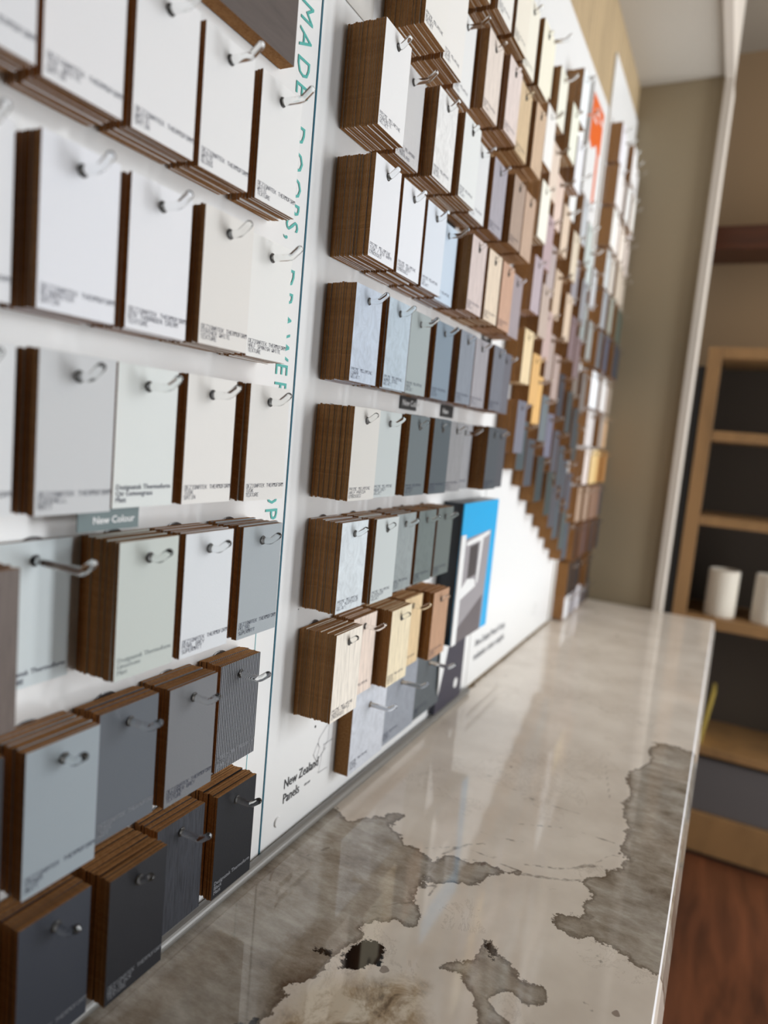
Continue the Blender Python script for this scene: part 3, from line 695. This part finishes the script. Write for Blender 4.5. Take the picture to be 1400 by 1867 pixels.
for r in range(12):
    for c in range(5):
        t = rng.choice([.036, .040, .044]) if c == 0 else rng.choice([.030, .036, .042, .046])
        z = Z4[r] - (0.0 if c == 0 else 0.0)
        if r == 0 and c == 4: z -= 0.0
        kd = 'wood' if r in (7, 8, 9, 10) else 'plain'
        add(4, r + 1, c + 1, 2.136 + c * 0.0835, z, t, kd, PAL4[r][c], CN[c] + ' ' + PAL4[r][5], H=0.106, W=0.065, text=None, L=0.060)
for c in range(5):
    t = .036
    add(4, 13, c + 1, 2.136 + c * 0.0835, 0.9005 + 0.0815 + .002, t, 'plain', [(222, 222, 224), (150, 148, 154), (196, 194, 200), (90, 88, 92), (60, 58, 60)][c], CN[c] + ' grey-white', H=0.078, W=0.065, text=None, L=0.060)

ORD = ['', 'first', 'second', 'third', 'fourth', 'fifth', 'sixth', 'seventh', 'eighth', 'ninth', 'tenth', 'eleventh', 'twelfth', 'bottom']
ORDC = ['cropped', 'first', 'second', 'third', 'fourth', 'fifth', 'sixth', 'seventh', 'eighth', 'ninth', 'tenth']

def proj(p):
    d = Vector(p) - CAM; w_ = d.dot(FW)
    if w_ < 0.05: return None
    return (700 + FPX * d.dot(RT) / w_, 933.5 - FPX * d.dot(UP) / w_)
def clip_area(pts):
    if any(p is None for p in pts): return 0.0
    # Sutherland-Hodgman against the frame
    def cl(ps, f, inter):
        out = []
        for i in range(len(ps)):
            a, b = ps[i - 1], ps[i]
            if f(b):
                if not f(a): out.append(inter(a, b))
                out.append(b)
            elif f(a): out.append(inter(a, b))
        return out
    for ax, lim, sg_ in ((0, 0, 1), (0, 1400, -1), (1, 0, 1), (1, 1867, -1)):
        def f(p): return (p[ax] - lim) * sg_ >= 0
        def inter(a, b):
            t = (lim - a[ax]) / (b[ax] - a[ax]); return tuple(a[i] + t * (b[i] - a[i]) for i in (0, 1))
        pts = cl(pts, f, inter)
        if len(pts) < 3: return 0.0
    return abs(sum(pts[i - 1][0] * pts[i][1] - pts[i][0] * pts[i - 1][1] for i in range(len(pts)))) / 2
tmap = {(s['p'], s['r'], s['c']): s for s in ST}
BR = []
for si, s in enumerate(ST):
    n = max(1, int(round((s['t'] - 0.0012) / 0.0033)))
    pitch = (s['t'] - 0.0012) / n
    T = min(T_B, pitch * 0.95)
    yc, zc = s['y'] + s['W'] / 2, s['z'] - s['hz']
    s['yc'], s['zc'], s['nb'] = yc, zc, n
    left = tmap.get((s['p'], s['r'], s['c'] - 1)); right = tmap.get((s['p'], s['r'], s['c'] + 1))
    xv = 0.0
    if left: xv = 0.45 - (0.45 - left['t']) * s['y'] / (left['y'] + left['W'])
    rg = random.Random(si * 13 + 5)
    drift = rg.uniform(-1, 1) * 0.004
    for i in range(n):
        x = 0.0012 + i * pitch
        front = i == n - 1
        jy = 0 if front else rg.gauss(0, 0.0005); jz = 0 if front else rg.gauss(0, 0.0005)
        rx = rg.gauss(0, 0.004) + drift * (i / n) if not front else rg.gauss(0, 0.0015)
        y0, y1, z0, z1 = s['y'], s['y'] + s['W'], s['z'] - s['H'], s['z']
        a = 0.0
        x1 = x + T
        if x1 > xv: a += clip_area([proj((max(x, xv), y0, z1)), proj((x1, y0, z1)), proj((x1, y0, z0)), proj((max(x, xv), y0, z0))])
        if front:
            ye = y1
            if right: ye = min(y1, y1)
            a += clip_area([proj((x1, y0, z1)), proj((x1, ye, z1)), proj((x1, ye, z0)), proj((x1, y0, z0))])
        elif z0 > 1.43: a += 0.6 * clip_area([proj((x, y0, z0)), proj((x1, y0, z0)), proj((x1, y1, z0)), proj((x, y1, z0))])
        elif z1 < 1.4: a += 0.6 * clip_area([proj((x, y0, z1)), proj((x1, y0, z1)), proj((x1, y1, z1)), proj((x, y1, z1))])
        BR.append(dict(s=s, i=i, x=x, T=T, front=front, jy=jy, jz=jz, rx=rx, a=a))
BR.sort(key=lambda b: -b['a'])
LIMIT = 300
single, rest = BR[:LIMIT], BR[LIMIT:]
def desc(s): return '%s row down, %s column, %s' % (ORD[s['r']], ORDC[s['c']], PN[s['p']])
def put_text(s, o, T):
    tx = s['text']
    if not tx or s['y'] > 1.2: return
    ink = INK
    if isinstance(tx, tuple):
        tx, k = tx; ink = {'l': INKL, 'd': INK, 'g': INKG}[k]
    if isinstance(tx, str):
        me = font_mesh('printed_text', tx, 0.0058, line=0.85, sx=0.98)
        nl = tx.count('\n'); zo = s['hz'] - s['H'] + 0.0045 + nl * 0.0049
    elif s['p'] == 1:
        me = tech_text(tx, 0.00285, 0.0033, 0.0043, 0.00036); zo = s['hz'] - s['H'] + 0.0042
    else:
        me = tech_text(tx, 0.0037, 0.0033, 0.0043, 0.00036); zo = s['hz'] - s['H'] + 0.0038
    link('printed_text', me, [ink], o, (T + 0.0002, -s['W'] / 2 + 0.0028, zo))
for b in single:
    s = b['s']; fm = face_mat(s['k'], tuple(int(v) for v in s['rgb'])); key = fm.name
    me = get_mesh(s['W'], s['H'], s['hz'], fm, key)[0]
    o = bpy.data.objects.new('sample_board', me); COL.objects.link(o)
    o.location = (b['x'], s['yc'] + b['jy'], s['zc'] + b['jz']); o.rotation_euler = (b['rx'], 0, 0)
    o.scale = (b['T'] / T_B, 1, 1)
    if b['front']:
        tag(o, '%s sample board, %s' % (s['n'], desc(s)), 'sample board', 'front sample boards on the ' + PN[s['p']])
        put_text(s, o, T_B)
    else:
        tag(o, 'brown-edged board behind the front one, %s' % desc(s), 'sample board', 'boards behind the front one, ' + desc(s))
# all the remaining, smaller-showing boards
VS, FS, MI, mats, mindex, base = [], [], [], [MDF], {}, 0
for b in rest:
    s = b['s']; fm = face_mat(s['k'], tuple(int(v) for v in s['rgb'])); key = fm.name
    _, vs, fs, mi = get_mesh(s['W'], s['H'], s['hz'], fm, key)
    if key not in mindex: mindex[key] = len(mats); mats.append(fm)
    cr, sr = math.cos(b['rx']), math.sin(b['rx'])
    for (x, y, z) in vs:
        VS.append((b['x'] + x * b['T'] / T_B, s['yc'] + b['jy'] + y * cr - z * sr, s['zc'] + b['jz'] + y * sr + z * cr))
    for f, m_ in zip(fs, mi):
        FS.append(tuple(k + base for k in f)); MI.append(mindex[key] if m_ else 0)
    base += len(vs)
me = bpy.data.meshes.new('remaining_sample_boards'); me.from_pydata(VS, [], FS)
for mm in mats: me.materials.append(mm)
me.polygons.foreach_set('material_index', MI); me.update()
o = bpy.data.objects.new('sample_boards', me); COL.objects.link(o); o['kind'] = 'stuff'
tag(o, 'brown-edged sample boards filling the hanging stacks behind and far along the wall', 'sample boards')

# ------------------------------------------------------------------ acrylic pegs
def peg_mesh(Lb, r=0.0033):
    """bent rod: straight to Lb along +x then up and out, rounded tip"""
    pts = [(0.0004, 0, 0)]
    pts += [(Lb - 0.0035, 0, 0), (Lb - 0.0012, 0, 0.0002), (Lb + 0.0006, 0, 0.0011), (Lb + 0.0085, 0, 0.0072)]
    n = 12; bm = bmesh.new(); rings = []
    def ringat(p, d, rad):
        d = Vector(d).normalized(); s_ = Vector((0, 1, 0)); u_ = s_.cross(d)
        return [bm.verts.new(Vector(p) + (s_ * math.cos(2 * math.pi * k / n) + u_ * math.sin(2 * math.pi * k / n)) * rad) for k in range(n)]
    P_ = [Vector(p) for p in pts]
    for i, p in enumerate(P_):
        d = (P_[min(i + 1, len(P_) - 1)] - P_[max(i - 1, 0)])
        rings.append(ringat(p, d, r))
    d = (P_[-1] - P_[-2]).normalized()
    for a in (0.4, 0.8, 1.2):
        rings.append(ringat(P_[-1] + d * r * math.sin(a), d, r * math.cos(a)))
    for q, s_ in zip(rings, rings[1:]):
        for k in range(n): bm.faces.new((q[k], q[(k + 1) % n], s_[(k + 1) % n], s_[k]))
    bm.faces.new(rings[0]); bm.faces.new(rings[-1])
    bmesh.ops.recalc_face_normals(bm, faces=bm.faces)
    for f in bm.faces: f.smooth = len(f.verts) == 4
    me = bpy.data.meshes.new('peg'); bm.to_mesh(me); bm.free(); me.materials.append(ACRYL); return me
PEG1, PEG2 = peg_mesh(0.0475), peg_mesh(0.0545)
cup = lathe('base_disc', [(0.0165, 0.0002), (0.0175, 0.0006), (0.0165, 0.0010)], None, 28, 'X'); cup.materials.append(plain('smoky_disc', (70, 66, 66), 0.2))
col = lathe('collar', [(0.0043, 0.0), (0.0043, 0.0006), (0.0031, 0.0009)], None, 16, 'X'); col.materials.append(DARKRING)
for s in ST:
    if s['p'] == 1 and s['r'] in (5, 6) and s['c'] == 0: pass
    me = PEG2 if s['p'] <= 2 else PEG1
    q = proj((s['t'] + .01, s['yc'], s['zc']))
    if q is None or not (-60 < q[0] < 1460 and -60 < q[1] < 1930): continue
    o = bpy.data.objects.new('display_peg', me); COL.objects.link(o); o.location = (0.0, s['yc'], s['zc'])
    tag(o, 'clear bent peg, %s' % desc(s), 'peg', 'clear pegs on the ' + PN[s['p']])
    if s['p'] <= 2:
        d = bpy.data.objects.new('base_disc', cup); COL.objects.link(d); d.parent = o
        d = bpy.data.objects.new('collar', col); COL.objects.link(d); d.parent = o; d.location = (s['t'] - 0.0003, 0, 0)

# ------------------------------------------------------------------ larger boards, tags, brochure
def big_board(y, z, W, H, t0, t1, rgb, kind, nm, text=None, cat='sample board', edge=MDF):
    vs, fs, mi = board_mesh(W, H, t1 - t0, 0.032, None, nm, 0.0046)
    me = bpy.data.meshes.new('large_sample_board'); me.from_pydata(vs, [], fs); me.materials.append(edge); me.materials.append(face_mat(kind, rgb))
    me.polygons.foreach_set('material_index', mi); me.update()
    o = bpy.data.objects.new('large_sample_board', me); COL.objects.link(o)
    hz = 0.032
    o.location = (t0, y + W / 2, z - hz)
    tag(o, nm, cat, 'large sample boards'); return o, hz
# row low on the second panel, above the counter
gz = 1.068
for (y, W, z, t1, rgb, k, nm) in ((0.8215, .1045, gz, .0235, (196, 200, 208), 'stone', 'large pale grey board low beside the line logo'),
                                (0.9300, .1170, gz, .0200, (142, 147, 156), 'stone', 'large mid-grey board between pale and charcoal ones above the counter'),
                                (1.0510, .1130, gz, .0180, (84, 90, 94), 'stone', 'large charcoal board under the reddish-brown wood stack')):
    o, hz = big_board(y, z, W, 0.121, 0.0012, t1, rgb, k, nm)
    link('printed_text', tech_text(['PRIME MELAMINE', 'STONE', 'VELVET'], 0.0037, 0.0033, 0.0043, 0.0004), [INK], o, (t1 - 0.0012 + 0.0002, -W / 2 + 0.004, hz - 0.121 + 0.007))
    p = bpy.data.objects.new('display_peg', PEG2); COL.objects.link(p); p.location = (0.0, y + W / 2, z - hz)
    tag(p, 'clear bent peg through the %s' % ' '.join(nm.split()[:4]), 'peg', 'clear pegs on the ' + PN[2])
nv = box('navy_leaflet', (0.001, 0.012), (1.168, 1.303), (0.918, 1.056), plain('navy_card', (44, 44, 62), 0.4))
tag(nv, 'dark navy leaflet standing low against the wall under the brochure', 'leaflet')
link('white_dot', lathe('d', [(0.010, 0.0), (0.010, 0.0006), (0.008, 0.0008)], None, 20, 'X'), [PANELW], nv, (0.012, 1.268, 0.952))
pp_ = prism('folded_paper', [(1.142, 1.058), (1.185, 1.058), (1.165, 1.0), (1.150, 0.962)], 0.021, 0.0225, PANELW)
tag(pp_, 'small white folded paper corner in front of navy leaflet', 'paper')
# thin card on the wall at the first column of the second panel
o = box('thin_card', (0.0004, 0.0016), (0.690, 0.757), (1.895, 2.01), plain('grey_card', (206, 203, 198), 0.5)); tag(o, 'thin pale card flat on the panel left of the topmost brown stack'.replace('left of', 'beside'), 'card')
# brown board at the top of the first panel
hz = 0.03
vs, fs, mi = board_mesh(0.125, 0.2, 0.0165, hz, None, 'b')
me = bpy.data.meshes.new('large_sample_board'); me.from_pydata(vs, [], fs); me.materials.append(MDF); me.materials.append(wood_mat('espresso_grain', (76, 64, 60), (1, 3, 30), 0.5, 0.85, 1.08, 4.0))
me.polygons.foreach_set('material_index', mi); me.update()
o = bpy.data.objects.new('large_sample_board', me); COL.objects.link(o); o.location = (0.0012, 0.588 - 0.0625, 1.771 + 0.2 - hz)
tag(o, 'thick espresso-brown board hanging above the white row, beside teal letters', 'sample board', 'large sample boards')
# New Colour tag
t_ = empty('colour_tag', (0.0265, 0.3515, 1.3345)); tag(t_, 'small grey-teal tag reading New Colour under the pale green-white board', 'tag')
link('card', boxes_mesh('c', [((0, 0.001), (0, 0.0585), (0, 0.018))]), [plain('grey_teal_card', (92, 112, 114), 0.5)], t_)
link('tag_wording', font_mesh('t', 'New Colour', 0.0078, offset=0.0001), [PANELW], t_, (0.0012, 0.0135, 0.0055))
def small_tag(y, z, w_, h_, word, lab, tilt=0.0, x=0.001):
    e = empty('black_tag', (x, y, z), (tilt, 0, 0)); tag(e, lab, 'tag', 'small black tags')
    link('card', boxes_mesh('c', [((0, 0.001), (0, w_), (0, h_))]), [BLACK], e)
    link('tag_wording', font_mesh('t', word, h_ * 0.62, offset=0.0001), [PANELW], e, (0.0012, w_ * 0.12, h_ * 0.28))
small_tag(0.925, 1.465, 0.058, 0.020, 'New Colour', 'small black tag with white wording under the green-grey board')
small_tag(1.082, 1.463, 0.056, 0.020, 'New', 'small black tag further along, above the streaked grey boards')
small_tag(1.245, 1.612, 0.055, 0.020, 'New', 'small black tag under the salmon wood stack')
small_tag(1.004, 1.7385, 0.062, 0.026, 'New', 'small black tag above the icy blue-white board')
# brochure in a holder
bh = empty('brochure_holder', (0.001, 1.142, 1.062)); tag(bh, 'blue brochure with grey kitchen picture in a dark wall holder', 'brochure')
W_, H_ = 0.195, 0.256
link('holder_box', boxes_mesh('b', [((0, 0.036), (0, W_), (0, H_))]), [plain('dark_teal_plastic', (14, 34, 48), 0.35)], bh)
BLUE = plain('bright_blue_print', (32, 164, 220), 0.4)
prism('blue_cover', [(0, 0), (W_, 0), (W_, H_), (0, H_)], 0.036, 0.0385, BLUE, bh)
PH = plain('picture_grey', (150, 146, 150), 0.4)
prism('cover_picture', [(0.002, 0.0), (W_ - 0.04, 0.0), (W_ - 0.032, 0.198), (0.002, 0.19)], 0.0385, 0.0389, PH, bh)
prism('picture_shadow', [(0.002, 0.0), (W_ - 0.045, 0.0), (W_ - 0.045, 0.07), (0.002, 0.02)], 0.0389, 0.0392, plain('picture_dark', (98, 92, 96), 0.4), bh)
prism('picture_dark_window', [(0.05, 0.115), (0.095, 0.118), (0.095, 0.178), (0.05, 0.175)], 0.0389, 0.0392, plain('picture_black', (70, 66, 68), 0.4), bh)
prism('picture_frame', [(0.03, 0.185), (0.155, 0.197), (0.155, 0.19), (0.12, 0.185), (0.11, 0.10), (0.10, 0.10), (0.105, 0.182), (0.03, 0.178)], 0.0389, 0.0394, PANELW, bh)
prism('picture_bench', [(0.02, 0.08), (0.10, 0.095), (0.09, 0.11), (0.05, 0.115), (0.02, 0.10)], 0.0389, 0.0393, PANELW, bh)
prism('white_spine', [(-0.004, 0.0), (0.018, 0.0), (0.018, 0.20), (-0.004, 0.20)], 0.0389, 0.041, PANELW, bh)
# white edge strip between the third and fourth rows etc. comes from the panel itself

# ------------------------------------------------------------------ bookcase beyond the counter
bc = empty('bookcase', (0.31, 2.70, 0.0)); tag(bc, 'open oak bookcase with dark lining standing beyond the counter end', 'bookcase')
def bp_(name, xs, ys, zs, mat, label=None, bev=0.0015):
    o = link(name, boxes_mesh(name, [(xs, ys, zs)], bev), [mat], bc)
    if label: o['label'] = label
    return o
BW, BD = 0.98, 0.34
bp_('side_post', (0, 0.046), (0, 0.03), (0, 1.826), OAK)
bp_('side_post', (BW - 0.046, BW), (0, 0.03), (0, 1.826), OAK)
bp_('end_panel', (-0.026, -0.001), (0.004, BD), (0, 1.76), plain('black_stain', (20, 16, 13), 0.7), 'near-black end panel')  # dark sheet paints the shade in the gap beside the post
bp_('end_panel', (BW + 0.001, BW + 0.026), (0.004, BD), (0, 1.76), plain('black_stain', (20, 16, 13), 0.7), 'near-black end panel')  # mirrored copy of the painted shade sheet
bp_('back_panel', (0, BW), (BD - 0.02, BD), (0, 1.82), DARKB)
bp_('inner_side', (0.004, 0.040), (0.031, BD - 0.021), (0, 1.785), DARKB)
bp_('inner_side', (BW - 0.040, BW - 0.004), (0.031, BD - 0.021), (0, 1.785), DARKB)
bp_('top_rail', (0.047, BW - 0.047), (0, BD - 0.021), (1.788, 1.826), OAK)
for z0, z1 in ((1.504, 1.539), (1.207, 1.240), (0.842, 0.881), (0.383, 0.411)):
    bp_('shelf', (0.047, BW - 0.047), (0, BD - 0.021), (z0, z1), OAK)
bp_('drawer_front', (0.047, BW - 0.047), (0.0, 0.02), (0.02, 0.165), OAK)
bp_('drawer_box', (0.047, BW - 0.047), (0.02, BD - 0.021), (0.0, 0.165), DARKB)
def canister(x, z, r, h, lab):
    me = lathe('c', [(r * 0.96, 0), (r, 0.004), (r, h - 0.004), (r * 0.97, h), (r * 0.88, h), (r * 0.88, h - 0.01)], None, 32)
    for f in me.polygons: f.use_smooth = False
    o = link('paper_roll', me, [plain('matt_cream_white', (214, 206, 192), 0.7)], None, (x, 2.79, z)); tag(o, lab, 'roll', 'cream rolls on the bookcase shelf')
canister(0.462, 0.8812, 0.052, 0.168, 'cream-white cylindrical roll nearer the oak post on the bookcase shelf')
canister(0.615, 0.8812, 0.052, 0.172, 'cream-white cylindrical roll further from the oak post on the shelf')
canister(0.77, 0.8812, 0.052, 0.168, 'cream-white cylindrical roll deep along the bookcase shelf')
o = link('storage_box', boxes_mesh('s', [((0.38, 1.20), (2.715, 2.98), (0.167, 0.365))], 0.004), [plain('grey_card_box', (92, 88, 88), 0.6)])
tag(o, 'grey storage box on the lowest bookcase shelf', 'box')
me = boxes_mesh('f', [((0, 0.012), (0, 0.12), (0, 0.20))], 0.001)
o = link('yellow_folder', me, [plain('yellow_card', (196, 172, 84), 0.6)], None, (0.455, 2.725, 0.4125), (0, 0.12, 0)); tag(o, 'yellow folder leaning inside the bookcase beside the counter end', 'folder')
o = box('wall_shelf', (0.20, 1.7), (2.90, 3.118), (2.208, 2.292), DARKW, bevel=0.003); tag(o, 'dark brown floating shelf high on the far wall', 'shelf')
# unseen boxes added to house the made-up warm ambience lights
for (lx, ly) in ((1.5, -0.6), (1.5, 2.0)):
    o = box('ceiling_lamp', (lx - 0.62, lx + 0.62), (ly - 0.16, ly + 0.16), (2.945, 2.999), WHITEP); tag(o, 'long white ceiling lamp %s' % ('over the counter' if ly < 0 else 'before the bookcase'), 'lamp')
